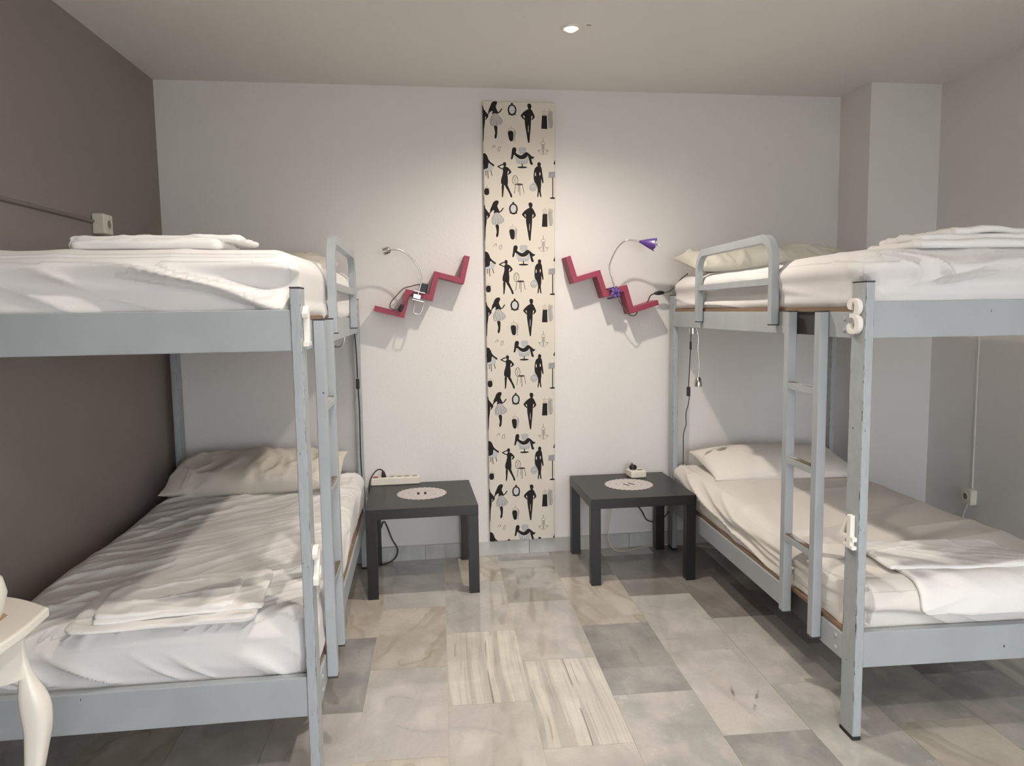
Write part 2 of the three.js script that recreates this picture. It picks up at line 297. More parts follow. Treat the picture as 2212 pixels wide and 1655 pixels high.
// ---------------------------------------------------------------- bunk beds
const font = await new FontLoader().loadAsync('fonts/droid/droid_serif_bold.typeface.json');
const BW = 0.965, BL = 2.0, PH = 1.478;
function makeBunk(s, pos, turn, label, upperNo, lowerNo) {
  const t = thing('bunk_bed', label, 'bunk bed', pos, turn, 'grey metal bunk beds');
  const B = (u0, u1, y0, y1, v0, v1, r) => bx(s * u0, s * u1, y0, y1, -v0, -v1, r);
  // posts
  for (const [u0, v0] of [[0, 0], [BW - 0.028, 0], [0, BL - 0.08], [BW - 0.028, BL - 0.08]]) {
    const p = part('post', bxFace(s * u0, s * (u0 + 0.028), 0.012, PH - 0.004, -v0, -v0 - 0.08, 0.003), M.postPaint, t);
    part('end_cap', B(u0 - 0.0004, u0 + 0.0284, PH - 0.004, PH, v0 - 0.0004, v0 + 0.0804, 0.001), M.darkSteel, p);
    part('foot', B(u0 - 0.0006, u0 + 0.0286, 0, 0.012, v0 - 0.0006, v0 + 0.0806, 0.002), M.rubber, p);
  }
  // rails across head and foot
  for (const [y0, y1] of [[1.302, 1.416], [0.243, 0.361]]) {
    part('foot_rail', B(0.028, BW - 0.028, y0, y1, 0.004, 0.034, 0.003), M.paint, t);
    part('head_rail', B(0.028, BW - 0.028, y0, y1, BL - 0.034, BL - 0.004, 0.003), M.paint, t);
  }
  // side rails; the aisle side is broken where the ladder hooks on
  for (const [y0, y1] of [[1.300, 1.384], [0.237, 0.325]]) {
    part('side_rail', B(BW - 0.028, BW, y0, y1, 0.08, BL - 0.08, 0.003), M.paint, t);
    part('side_rail', B(0.0, 0.028, y0, y1, 0.475, BL - 0.08, 0.003), M.paint, t);
    const f = part('side_rail', B(0.0, 0.028, y0, y1, 0.08, 0.225, 0.003), M.paint, t);
    for (const y of [y0 + 0.024, y1 - 0.022]) { const g = new THREE.SphereGeometry(0.0085, 16, 8); g.scale(0.5, 1, 1); g.translate(0, y, -0.118); part('bolt', g, M.paint, f); }
    part('ladder_bracket', B(0.016, 0.022, y0 + 0.002, y1 - 0.002, 0.2, 0.5, 0.001), M.darkSteel, t);
    part('bed_base', B(0.008, BW - 0.008, y1 + 0.0005, y1 + 0.015, 0.0345, BL - 0.0345, 0.001), M.plywood, t);
  }
  // ladder
  const lad = new THREE.Group(); lad.name = 'ladder'; t.add(lad);
  for (const vc of [0.232, 0.456]) {
    const g = B(-0.034, -0.0015, 0.252, 1.384, vc - 0.018, vc + 0.018, 0.003);
    part('leg', g, M.paint, lad);
    part('end_cap', B(-0.0344, -0.0012, 1.384, 1.388, vc - 0.0184, vc + 0.0184, 0.001), M.darkSteel, lad); part('end_cap', B(-0.0344, -0.0012, 0.247, 0.252, vc - 0.0184, vc + 0.0184, 0.001), M.darkSteel, lad);
  }
  for (const y of [1.128, 0.851, 0.556]) {
    part('rung', B(-0.032, -0.004, y - 0.027, y - 0.002, 0.25, 0.438, 0.002), M.paint, lad);
    part('worn_tread', B(-0.0312, -0.0048, y - 0.002, y, 0.2505, 0.4375, 0.0005), M.worn, lad, 'scuffed brownish top of the rung');
  }
  // guard rail: a hoop of square tube with rounded upper corners and one bar
  {
    const gr = new THREE.Group(); gr.name = 'guard_rail'; t.add(gr);
    const v0 = 0.588, v1 = 1.462, y0 = 1.338, y1 = 1.684, R = 0.105, w = 0.03;
    const S = new THREE.Shape();
    S.moveTo(v0, y0); S.lineTo(v0, y1 - R); S.absarc(v0 + R, y1 - R, R, Math.PI, Math.PI / 2, true); S.lineTo(v1 - R, y1); S.absarc(v1 - R, y1 - R, R, Math.PI / 2, 0, true);
    S.lineTo(v1, y0); S.lineTo(v1 - w, y0); S.lineTo(v1 - w, y1 - R); S.absarc(v1 - R, y1 - R, R - w, 0, Math.PI / 2, false); S.lineTo(v0 + R, y1 - w); S.absarc(v0 + R, y1 - R, R - w, Math.PI / 2, Math.PI, false);
    S.lineTo(v0 + w, y0); S.closePath();
    const g = new THREE.ExtrudeGeometry(S, { depth: 0.026, bevelEnabled: true, bevelSize: 0.002, bevelThickness: 0.002, bevelSegments: 2, curveSegments: 14 });
    g.rotateY(Math.PI / 2);                            // v now runs along -z, the depth along +x
    g.translate(s > 0 ? -0.0325 : 0.0055, 0, 0); boxUV(g);
    part('hoop', g, M.paint, gr);
    part('guard_bar', B(-0.028, -0.010, 1.487, 1.515, v0 + w, v1 - w, 0.002), M.paint, gr);
    for (const v of [v0, v1 - w]) part('end_cap', B(-0.034, -0.002, y0 - 0.006, y0 - 0.0015, v - 0.001, v + w + 0.001, 0.001), M.rubber, gr);
  }
  // painted wooden numerals on the front post
  for (const [ch, y, h] of [[upperNo, 1.314, 0.112], [lowerNo, 0.632, 0.108]]) {
    const g = new TextGeometry(ch, { font, size: 0.1, depth: 0.012, curveSegments: 8, bevelEnabled: true, bevelThickness: 0.002, bevelSize: 0.002, bevelSegments: 2 });
    g.computeBoundingBox(); const b = g.boundingBox, k = h / (b.max.y - b.min.y);
    g.translate(-(b.min.x + b.max.x) / 2, -b.min.y, -b.min.z); g.scale(k * 0.95, k, 1);
    g.rotateY(s > 0 ? -Math.PI / 2 : Math.PI / 2); g.translate(s > 0 ? -0.0005 : 0.0005, y, s > 0 ? -0.045 : -0.04);
    part('number_sign', g, M.numberWhite, t, `white wooden numeral ${ch} on the front post`);
  }
  return t;
}
const bunkL = makeBunk(-1, [-0.375, 0, 2.05], 0.0271, 'light grey metal bunk bed along the taupe wall, marked 1 and 2', '1', '2');
const bunkR = makeBunk(1, [1.300, 0, 1.981], -0.0101, 'light grey metal bunk bed on the right, marked 3 and 4', '3', '4');
// point in a bunk's own measure (u across from the aisle, v back from the foot) -> room
const inL = (u, y, v) => { const c = Math.cos(0.0271), s = Math.sin(0.0271), x = -u, z = -v; return [-0.375 + c * x + s * z, y, 2.05 - s * x + c * z]; };
const inR = (u, y, v) => { const c = Math.cos(-0.0101), s = Math.sin(-0.0101), x = u, z = -v; return [1.300 + c * x + s * z, y, 1.981 - s * x + c * z]; };

// ---------------------------------------------------------------- mattresses: rounded boxes in wrinkled sheets
function softBox(w, h, l, r, sx, sy, sz, disp, boxy = 0) {
  let g = new THREE.BoxGeometry(w, h, l, sx, sy, sz); g.deleteAttribute('uv'); g.deleteAttribute('normal'); g = mergeVertices(g, 1e-5);
  const p = g.attributes.position, N = [];
  for (let i = 0; i < p.count; i++) {
    const x = p.getX(i), y = p.getY(i), z = p.getZ(i);
    const cx = clamp(x, -w / 2 + r, w / 2 - r), cy = clamp(y, -h / 2 + Math.min(r, h / 2), h / 2 - Math.min(r, h / 2)), cz = clamp(z, -l / 2 + r, l / 2 - r);
    let dx = x - cx, dy = y - cy, dz = z - cz; const n = Math.hypot(dx, dy, dz) || 1; dx /= n; dy /= n; dz /= n;
    const ry = Math.min(r, h / 2);
    let X = cx + dx * r, Y = cy + dy * ry, Z = cz + dz * r;
    const hc = Math.hypot(dx, dz); if (boxy && dy < -0.001 && hc > 0.02) { const k = boxy * r * (1 - hc) / hc; X += dx * k; Z += dz * k; }
    const d = disp(X, Y, Z, dx, dy, dz);
    p.setXYZ(i, X + dx * d, Y + dy * d, Z + dz * d);
  }
  g.computeVertexNormals(); return boxUV(g, 2);
}
function folds(x, z, ang, freq, stretch, seed, k = 4) { const a = x * Math.cos(ang) + z * Math.sin(ang), b = -x * Math.sin(ang) + z * Math.cos(ang); return ridge(a * freq + 0.9 * vn(b * 3, a * 2, seed + 5), b * stretch, seed, k); }
function mattress(name, label, place, frame, yb, h, mat, seed, disp, turn) {
  const w = BW - 0.022, l = BL - 0.080;
  const t = thing(name, label, 'mattress', frame(BW / 2, yb, BL / 2), turn, 'mattresses in fitted white sheets');
  const g = softBox(w, h, l, 0.075, 140, 30, 200, disp(w, h, l), 0.85); g.translate(0, h / 2, 0);
  part('fitted_sheet', g, mat, t);
  return t;
}
const up = 1.3995, lo = 0.3405;
// local axes: +z is the foot end towards the camera, the aisle is +x on the left bed and -x on the right bed
mattress('mattress', 'mattress in white sheet on the lower bunk beside the taupe wall', 0, inL, lo, 0.185, M.sheet, 1, (w, h, l) => (x, y, z, nx, ny, nz) => {
  let d = 0.012 * (vn(x * 3, z * 2.2, 3) - 0.5);
  if (ny > 0.2) d += ny * sstep(-0.46, -0.36, x) * (0.016 * folds(x, z, 0.92, 5, 0.8, 11, 4) + 0.014 * folds(x, z, 0.74, 9, 1.1, 12, 6) + 0.009 * folds(x, z, 1.10, 16, 1.4, 13, 6) + 0.005 * folds(x, z, 0.85, 28, 2.2, 14, 5));
  if (nz > 0.2) d += nz * sstep(-0.088, -0.062, y) * (-0.006 + 0.024 * folds(x, y * 1.5, 1.02 + 0.1 * x, 10, 2.0, 15, 4) * sstep(0.085, -0.03, y) + 0.016 * folds(x, y * 1.3, 0.85, 19, 2.4, 16, 4) * sstep(0.03, -0.05, y)) - 0.010 * nz * sstep(-0.03, -0.09, y);
  if (nx > 0.3) d += nx * (0.012 * folds(z, y * 1.5, 1.0, 6, 2, 17, 3) + 0.012 * sstep(0.55, 0.85, -z));
  return d;
}, 0.0271);
mattress('mattress', 'mattress in white sheet on the upper bunk beside the taupe wall', 0, inL, up, 0.192, M.sheet, 2, (w, h, l) => (x, y, z, nx, ny, nz) => {
  let d = 0.012 * (vn(x * 2.6 + 4, z * 2.2, 33) - 0.5) + 0.004 * folds(x, z, 0.6, 9, 1.2, 31);
  if (nz > 0.2) {
    d += nz * (0.012 * Math.exp(-Math.pow((y - 0.045) / 0.022, 2)) - 0.014 * Math.exp(-Math.pow((y + 0.015) / 0.03, 2)) + 0.016 * sstep(-0.055, -0.075, y) + 0.006 * Math.exp(-Math.pow((y - 0.078) / 0.006, 2)));
    d += nz * (0.038 * folds(x * 0.42, y * 1.1, 1.12, 6.5, 1.4, 35, 4) + 0.020 * folds(x * 0.5, y, 1.0, 14, 2, 36, 4)) * sstep(0.065, 0.01, y) * sstep(-0.085, -0.06, y);
  }
  if (Math.abs(nx) > 0.3) d += 0.012 * folds(z, y * 2, 1.2, 5, 1.6, 37, 3) + 0.010 * sstep(-0.05, -0.08, y);
  return d;
}, 0.0271);
mattress('mattress', 'mattress in cream white sheet on the lower bunk at the right', 0, inR, lo, 0.155, M.sheetCream, 3, (w, h, l) => (x, y, z, nx, ny, nz) => {
  let d = 0.018 * (vn(x * 2.2 + 9, z * 1.8, 53) - 0.5) + 0.008 * folds(x, z, 1.3, 5, 0.9, 51, 3);
  if (nz > 0.2) d += nz * (-0.022 + 0.018 * sstep(-0.014, 0.010, y - 0.014 * Math.sin(x * 9) - 0.02 * (vn(x * 6, 2, 57) - 0.5)) + 0.028 * folds(x, y * 1.5, 1.15, 6, 2.2, 55, 4));
  if (nx < -0.2) d += -nx * (-0.030 * sstep(0.74, 0.86, z) - 0.012) - nx * sstep(0.9, 0.7, z) * (0.016 * sstep(-0.010, 0.018, y - 0.012 * Math.sin(z * 4)) + 0.026 * folds(z * 0.35, y * 1.3, 1.3, 8, 1.4, 56, 4) + 0.014 * folds(z * 0.5, y * 2, 1.2, 14, 2, 58, 4));
  return d;
}, -0.0101);
mattress('mattress', 'mattress in white sheet on the upper bunk at the right', 0, inR, up, 0.180, M.sheet, 4, (w, h, l) => (x, y, z, nx, ny, nz) => {
  let d = 0.012 * (vn(x * 2.4 + 6, z * 2, 73) - 0.5) + 0.003 * folds(x, z, 0.4, 8, 1.1, 71);
  if (nz > 0.2) {
    d += nz * (0.014 * Math.exp(-Math.pow((y - 0.035) / 0.024, 2)) - 0.016 * Math.exp(-Math.pow((y + 0.022) / 0.026, 2)) + 0.018 * sstep(-0.052, -0.072, y));
    d += nz * 0.028 * folds(x * 0.6, y * 1.3, -1.0, 6, 1.8, 75, 4) * sstep(0.075, 0.03, Math.abs(y + 0.01));
    d += nz * 0.032 * folds(x + 0.5 * y * y * 40, y * 0.5, 0.3, 14, 2.0, 76, 3) * Math.exp(-Math.pow((x + 0.20) / 0.16, 2)) * sstep(-0.03, 0.01, y);
  }
  if (nx < -0.2) d += -nx * (0.010 * folds(z * 0.5, y * 1.6, 1.25, 6, 1.3, 77, 3) + 0.014 * Math.exp(-Math.pow((y - 0.03) / 0.03, 2)) + 0.012 * sstep(-0.04, -0.07, y));
  return d;
}, -0.0101);

// ---------------------------------------------------------------- pillows
function pillowGeo(w, d, T, seed, wr = 0.006, flat = 0.35) {
  const nu = 84, nv = 52, pos = [], idx = [];
  const P = (u, v, side) => {
    const e = Math.pow(Math.max(0, 1 - Math.pow(Math.abs(u), 2.6)), 0.5) * Math.pow(Math.max(0, 1 - Math.pow(Math.abs(v), 2.6)), 0.5);
    const pin = 1 - 0.05 * (1 - Math.pow(Math.abs(u), 4)) * Math.pow(Math.abs(v), 6), pin2 = 1 - 0.045 * (1 - Math.pow(Math.abs(v), 4)) * Math.pow(Math.abs(u), 6);
    const x = u * w / 2 * pin2, z = v * d / 2 * pin;
    let y = side * T * (side > 0 ? 1 : flat) * e;
    const edge = Math.min(1, 4 * e) * 1;
    y += edge * (wr * (ridge(x * 12 + 2.4 * vn(z * 6, x * 3, seed), z * 4, seed + 1, 3) + 0.5 * ridge(x * 24 + 3 * vn(z * 9, x * 4, seed + 2), z * 7, seed + 8, 4) - 0.3) + 0.014 * (vn(x * 5, z * 5, seed + 3) - 0.5)) * (side > 0 ? 1 : 0.2);
    return [x, y, z];
  };
  for (const side of [1, -1]) { const o = pos.length / 3; for (let j = 0; j <= nv; j++) for (let i = 0; i <= nu; i++) { const a = u => Math.sin(u * Math.PI / 2) * 0.55 + u * 0.45; pos.push(...P(a(2 * i / nu - 1), a(2 * j / nv - 1), side)); }
    for (let j = 0; j < nv; j++) for (let i = 0; i < nu; i++) { const a = o + j * (nu + 1) + i, b = a + 1, c = a + nu + 1, e = c + 1; side > 0 ? idx.push(a, c, b, b, c, e) : idx.push(a, b, c, b, e, c); } }
  let g = new THREE.BufferGeometry(); g.setAttribute('position', new THREE.Float32BufferAttribute(pos, 3)); g.setIndex(idx);
  g = mergeVertices(g, 1e-4); g.computeVertexNormals(); return boxUV(g, 2);
}
function pillow(label, pos, turn, tilt, roll, w, d, T, seed, mat, wr, flat) {
  const t = thing('pillow', label, 'pillow', pos, turn, 'bed pillows');
  const g = pillowGeo(w, d, T, seed, wr, flat); g.rotateZ(roll); g.rotateX(tilt);
  part('pillowcase', g, mat, t); return t;
}
pillow('beige wrinkled pillow on the lower bunk beside the taupe wall', inL(0.50, 0.612, 1.70), 0.0271, 0.24, 0.02, 0.86, 0.39, 0.085, 201, M.pillow, 0.022, 0.9);
pillow('pale pillow lying on the upper bunk beside the taupe wall', inL(0.42, 1.635, 1.72), 0.0271, 0.2, -0.03, 0.68, 0.36, 0.075, 231, M.pillow, 0.008, 0.6);
pillow('smooth cream pillow on the lower bunk at the right', inR(0.50, 0.545, 1.70), -0.0101, 0.16, 0, 0.82, 0.44, 0.075, 261, M.pillowWhite, 0.002, 0.6);
pillow('greenish crumpled pillow behind the guard rail of the upper right bunk', inR(0.44, 1.635, 1.69), -0.0101, 0.2, 0.0, 0.92, 0.40, 0.085, 291, M.pillowGreen, 0.024, 0.6);

// ---------------------------------------------------------------- folded bed linen
function linen(label, pos, turn, layers, seed, bend) {
  const t = thing('folded_linen', label, 'bed linen', pos, turn, 'folded sheets left on the bunks');
  let y = 0;
  for (const [w, d, h, dx, dz, rot, amp = 0.006] of layers) {
    const low = (x, z) => amp * (vn(x * 6 + seed, z * 6, seed) - 0.5) * 2;
    let g = softBox(w, h, d, h / 2, 56, 6, 44, (x, Y, z, nx, ny, nz) => (0.006 * ridge((x * 0.3 + z) * 16, x * 4, seed + 4, 4) + 0.004 * ridge((z - x * 0.5) * 26, x * 6, seed + 5, 5)) * Math.max(0, ny) + 0.004 * (vn(x * 14, z * 14, seed + 6) - 0.5) * (1 - Math.abs(ny)));
    g.rotateY(rot); g.translate(dx, y + h / 2, dz);
    const p = g.attributes.position;
    for (let i = 0; i < p.count; i++) {
      let X = p.getX(i), Y = p.getY(i), Z = p.getZ(i);
      { const rc = 0.035, qx = Math.max(0, Math.abs(X - dx) - (w / 2 - rc)), qz = Math.max(0, Math.abs(Z - dz) - (d / 2 - rc)), L = Math.hypot(qx, qz); if (qx > 0 && qz > 0) { const k = Math.max(qx, qz) / L; X -= Math.sign(X - dx) * qx * (1 - k); Z -= Math.sign(Z - dz) * qz * (1 - k); } }
      { const a = X, b = Z; X += 0.014 * (vn(b * 7 + 3, a * 3, seed + 11) - 0.5); Z += 0.016 * (vn(a * 7, b * 3, seed + 13) - 0.5); }
      Y += Math.max(-0.001, low(X, Z)) * (y > 0 || Y > 0.4 * h ? 1 : 0.15);
      if (bend && Z > bend.z) { const s = Z - bend.z, R = bend.r + Y, a = Math.min(s / bend.r, 1.38); const rest = s - a * bend.r; Z = bend.z + R * Math.sin(a) + rest * Math.cos(a); Y = -bend.r + R * Math.cos(a) - rest * Math.sin(a); }
      p.setXYZ(i, X, Y, Z);
    }
    g.computeVertexNormals(); boxUV(g, 2);
    part('folded_layer', g, M.linen, t);
    y += h * 0.93; seed += 7;
  }
  return t;
}
linen('flat folded white sheet on the lower bunk beside the taupe wall', [-0.80, 0.532, 1.87], 0.06, [[0.50, 0.37, 0.012, -0.01, 0.0, 0, 0.004], [0.46, 0.33, 0.012, 0.02, -0.02, 0.05, 0.005], [0.38, 0.25, 0.010, -0.02, 0.01, 0.03, 0.006]], 301);
linen('thick folded white sheet lying on the upper bunk beside the taupe wall', [-0.825, 1.592, 1.80], 0.03, [[0.42, 0.26, 0.026, 0.0, 0.0, 0, 0.002], [0.47, 0.25, 0.016, 0.024, -0.02, -0.03, 0.004]], 321);
linen('folded white sheet hanging over the foot of the lower right bunk', [1.76, 0.500, 1.80], -0.03, [[0.50, 0.36, 0.014, 0.02, 0.06, 0, 0.002], [0.52, 0.27, 0.016, 0.0, -0.055, -0.04, 0.006]], 341, { z: 0.100, r: 0.07 });
linen('loosely folded white sheets heaped on the upper right bunk', [1.79, 1.580, 1.77], -0.02, [[0.62, 0.30, 0.026, 0.03, 0.0, 0.02, 0.004], [0.56, 0.28, 0.022, 0.03, -0.01, -0.03, 0.006], [0.40, 0.22, 0.022, 0.06, -0.01, 0.06, 0.014]], 361);

// ---------------------------------------------------------------- low black tables
function sideTable(label, x, z, turn) {
  const t = thing('side_table', label, 'table', [x, 0, z], turn, 'low black side tables');
  part('table_top', bx(-0.275, 0.275, 0.40, 0.45, -0.275, 0.275, 0.0015), M.blackTable, t);
  for (const sx of [-1, 1]) for (const sz of [-1, 1]) part('leg', bx(sx * 0.2745, sx * 0.2245, 0, 0.4, sz * 0.2745, sz * 0.2245, 0.0015), M.blackTable, t);
}
sideTable('low square black table beside the left bunk bed', -0.115, 0.293, 0.0447);
sideTable('low square black table beside the right bunk bed', 1.010, 0.267, 0.0205);

// paper lace doilies with a printed H
function doilyTex(turn) {
  const c = document.createElement('canvas'); c.width = c.height = 512; const x = c.getContext('2d');
  x.fillStyle = '#cdc6c5'; x.fillRect(0, 0, 512, 512); x.translate(256, 256); x.rotate(turn);
  x.strokeStyle = '#a79d9c'; x.lineWidth = 4; for (const r of [196, 96]) { x.beginPath(); x.arc(0, 0, r, 0, 7); x.stroke(); }
  x.lineWidth = 3; x.strokeStyle = '#8f8584';
  for (let i = 0; i < 44; i++) { const a = i / 44 * Math.PI * 2; if (i % 11 > 8) continue; x.save(); x.rotate(a); x.beginPath(); x.moveTo(-6, -150 - (i % 3) * 4); x.lineTo(3, -128); x.moveTo(6, -146); x.lineTo(-3, -126 + (i % 2) * 6); x.stroke(); x.restore(); }
  x.strokeStyle = '#b3a9a8'; x.lineWidth = 3; for (let i = 0; i < 30; i++) { const a = i / 30 * Math.PI * 2; x.beginPath(); x.arc(Math.cos(a) * 222, Math.sin(a) * 222, 12, 0, 7); x.stroke(); }
  x.fillStyle = '#2e2426'; x.fillRect(-48, -52, 25, 104); x.fillRect(23, -52, 25, 104); x.fillStyle = '#8b7f80'; x.fillRect(-24, -3, 48, 6);
  const t = new THREE.CanvasTexture(c); t.colorSpace = THREE.SRGBColorSpace; return t;
}
function doily(label, x, z, turn) {
  const S = new THREE.Shape(); const n = 30, r0 = 0.132;
  for (let i = 0; i <= n * 10; i++) { const a = i / (n * 10) * Math.PI * 2, r = r0 - 0.009 + 0.009 * Math.abs(Math.cos(a * n / 2)); i ? S.lineTo(r * Math.cos(a), r * Math.sin(a)) : S.moveTo(r, 0); }
  const g = new THREE.ExtrudeGeometry(S, { depth: 0.0012, bevelEnabled: false, curveSegments: 4 });
  const p = g.attributes.position, uv = g.attributes.uv; for (let i = 0; i < p.count; i++) uv.setXY(i, 0.5 + p.getX(i) / 0.264, 0.5 + p.getY(i) / 0.264);
  g.rotateX(-Math.PI / 2);
  const m = part('doily', g, std({ map: doilyTex(turn), roughness: 0.8 }), scene); m.position.set(x, 0.4502, z);
  tag(m, label, 'doily', 'round paper doilies');
}
doily('round white scalloped doily on the left black table, H upright', -0.112, 0.281, -0.05);
doily('round white scalloped doily on the right black table, H turned askew', 1.009, 0.260, -0.48);

// power strips
{
  const t = thing('power_strip', 'white five-way power strip with red switch on the left table', 'power strip', [-0.262, 0.4503, 0.045], 0.0447, 'power strips');
  part('housing', bx(-0.135, 0.135, 0, 0.042, -0.022, 0.022, 0.006), M.whitePlastic, t);
  const sw = part('rocker_switch', bx(-0.122, -0.096, 0.041, 0.047, -0.011, 0.011, 0.002), M.redPlastic, t);
  for (let i = 0; i < 5; i++) { const g = cyl(0.0165, 0.0165, 0.0012, -0.062 + i * 0.042, 0.0424, 0, 28); part('socket', g, M.socketDark, t); const r = new THREE.TorusGeometry(0.0175, 0.0016, 8, 28); r.rotateX(Math.PI / 2); r.translate(-0.062 + i * 0.042, 0.0428, 0); part('socket_rim', r, M.whitePlastic, t); }
  const c = thing('plug_cable', 'black plug and cable in the power strip on the left table', 'cable', [0, 0, 0]);
  const pl = new THREE.LatheGeometry([[0, 0], [0.013, 0], [0.0125, 0.01], [0.008, 0.028], [0.006, 0.034], [0, 0.036]].map(p => new THREE.Vector2(...p)), 24); pl.rotateZ(0.12); pl.translate(-0.325, 0.493, 0.048);
  part('plug', pl, M.blackPlastic, c);
  part('cord', tube([[-0.329, 0.526, 0.048], [-0.338, 0.537, 0.052], [-0.357, 0.538, 0.06], [-0.383, 0.515, 0.075], [-0.400, 0.475, 0.09], [-0.4035, 0.43, 0.11], [-0.40, 0.36, 0.14], [-0.385, 0.27, 0.08], [-0.352, 0.20, 0.03]], 0.0034, 60), M.blackPlastic, c);
}
{
  const t = thing('power_strip', 'short white power strip with black plug end on the right table', 'power strip', [1.100, 0.4503, 0.077], 0.10, 'power strips');
  part('housing', bx(-0.045, 0.045, 0, 0.040, -0.045, 0.045, 0.006), M.whitePlastic, t);
  part('socket', cyl(0.0165, 0.0165, 0.0012, 0.018, 0.0404, 0.01, 28), M.socketDark, t);
  const c = thing('plug', 'black plug pushed into the short power strip', 'plug', [1.083, 0.4906, 0.07]);
  const g = new THREE.LatheGeometry([[0, 0], [0.019, 0], [0.021, 0.006], [0.021, 0.018], [0.014, 0.026], [0, 0.028]].map(p => new THREE.Vector2(...p)), 24); g.scale(1, 1, 0.8);
  part('plug_body', g, M.blackPlastic, c);
  part('cord', tube([[0, 0.026, 0], [0.0, 0.03, -0.02], [0.004, 0.016, -0.05], [0.006, -0.03, -0.09], [0.008, -0.1, -0.105]], 0.003, 30), M.blackPlastic, c);
}
// loose cables under the tables
tag(part('cable', tube([[-0.352, 0.20, 0.035], [-0.335, 0.235, 0.03], [-0.29, 0.13, 0.04], [-0.262, 0.075, 0.045], [-0.275, 0.03, 0.05], [-0.315, 0.006, 0.06], [-0.36, 0.004, 0.09]], 0.0036, 60), M.blackPlastic, scene), 'black cable drooping to the floor under the left table', 'cable');
tag(part('cable', tube([[0.985, 0.38, 0.02], [0.975, 0.28, 0.02], [0.950, 0.16, 0.03], [0.945, 0.075, 0.045], [0.975, 0.02, 0.06], [1.04, 0.004, 0.05], [1.15, 0.004, -0.005], [1.26, 0.004, -0.022], [1.34, 0.004, -0.031], [1.42, 0.004, -0.02], [1.52, 0.004, 0.03], [1.62, 0.004, 0.12]], 0.0034, 80), M.beigeCord, scene), 'beige cable looping down to the floor under the right table', 'cable');
tag(part('cable', tube([[1.085, 0.40, -0.018], [1.09, 0.33, 0.0], [1.12, 0.27, -0.008], [1.16, 0.22, -0.014], [1.19, 0.165, -0.02], [1.235, 0.150, -0.022], [1.285, 0.165, -0.024], [1.33, 0.21, -0.033], [1.36, 0.30, -0.034]], 0.0030, 70), M.blackPlastic, scene), 'thin black cable sagging behind the right table', 'cable');

// ---------------------------------------------------------------- zigzag shelves on the back wall
function zigzag(label, pts, th) {
  const t = thing('zigzag_shelf', label, 'shelf', onWall(0, 0, 0), WA, 'crimson zigzag wall shelves');
  for (let i = 0; i + 1 < pts.length; i++) {
    const [x0, y0] = pts[i], [x1, y1] = pts[i + 1], L = Math.hypot(x1 - x0, y1 - y0), a = Math.atan2(y1 - y0, x1 - x0);
    const e0 = i ? -th / 2 : 0, e1 = i + 2 < pts.length ? th / 2 : 0;                     // boards butt at the corners
    const g = bx(i ? th / 2 : 0, L + e1, -th / 2, th / 2, 0.0005, 0.112, 0.001); g.rotateZ(a); g.translate(x0, y0, 0);
    part('board', g, M.shelf, t);
  }
}
zigzag('crimson zigzag shelf with a chrome lamp, left of the patterned panel', [[-0.345, 1.428], [-0.200, 1.390], [-0.166, 1.511], [-0.045, 1.480], [-0.010, 1.604], [0.125, 1.568], [0.157, 1.701]], 0.029);
zigzag('crimson zigzag shelf with a purple lamp, right of the patterned panel', [[0.711, 1.696], [0.752, 1.566], [0.882, 1.603], [0.921, 1.485], [1.036, 1.519], [1.073, 1.393], [1.228, 1.437]], 0.029);

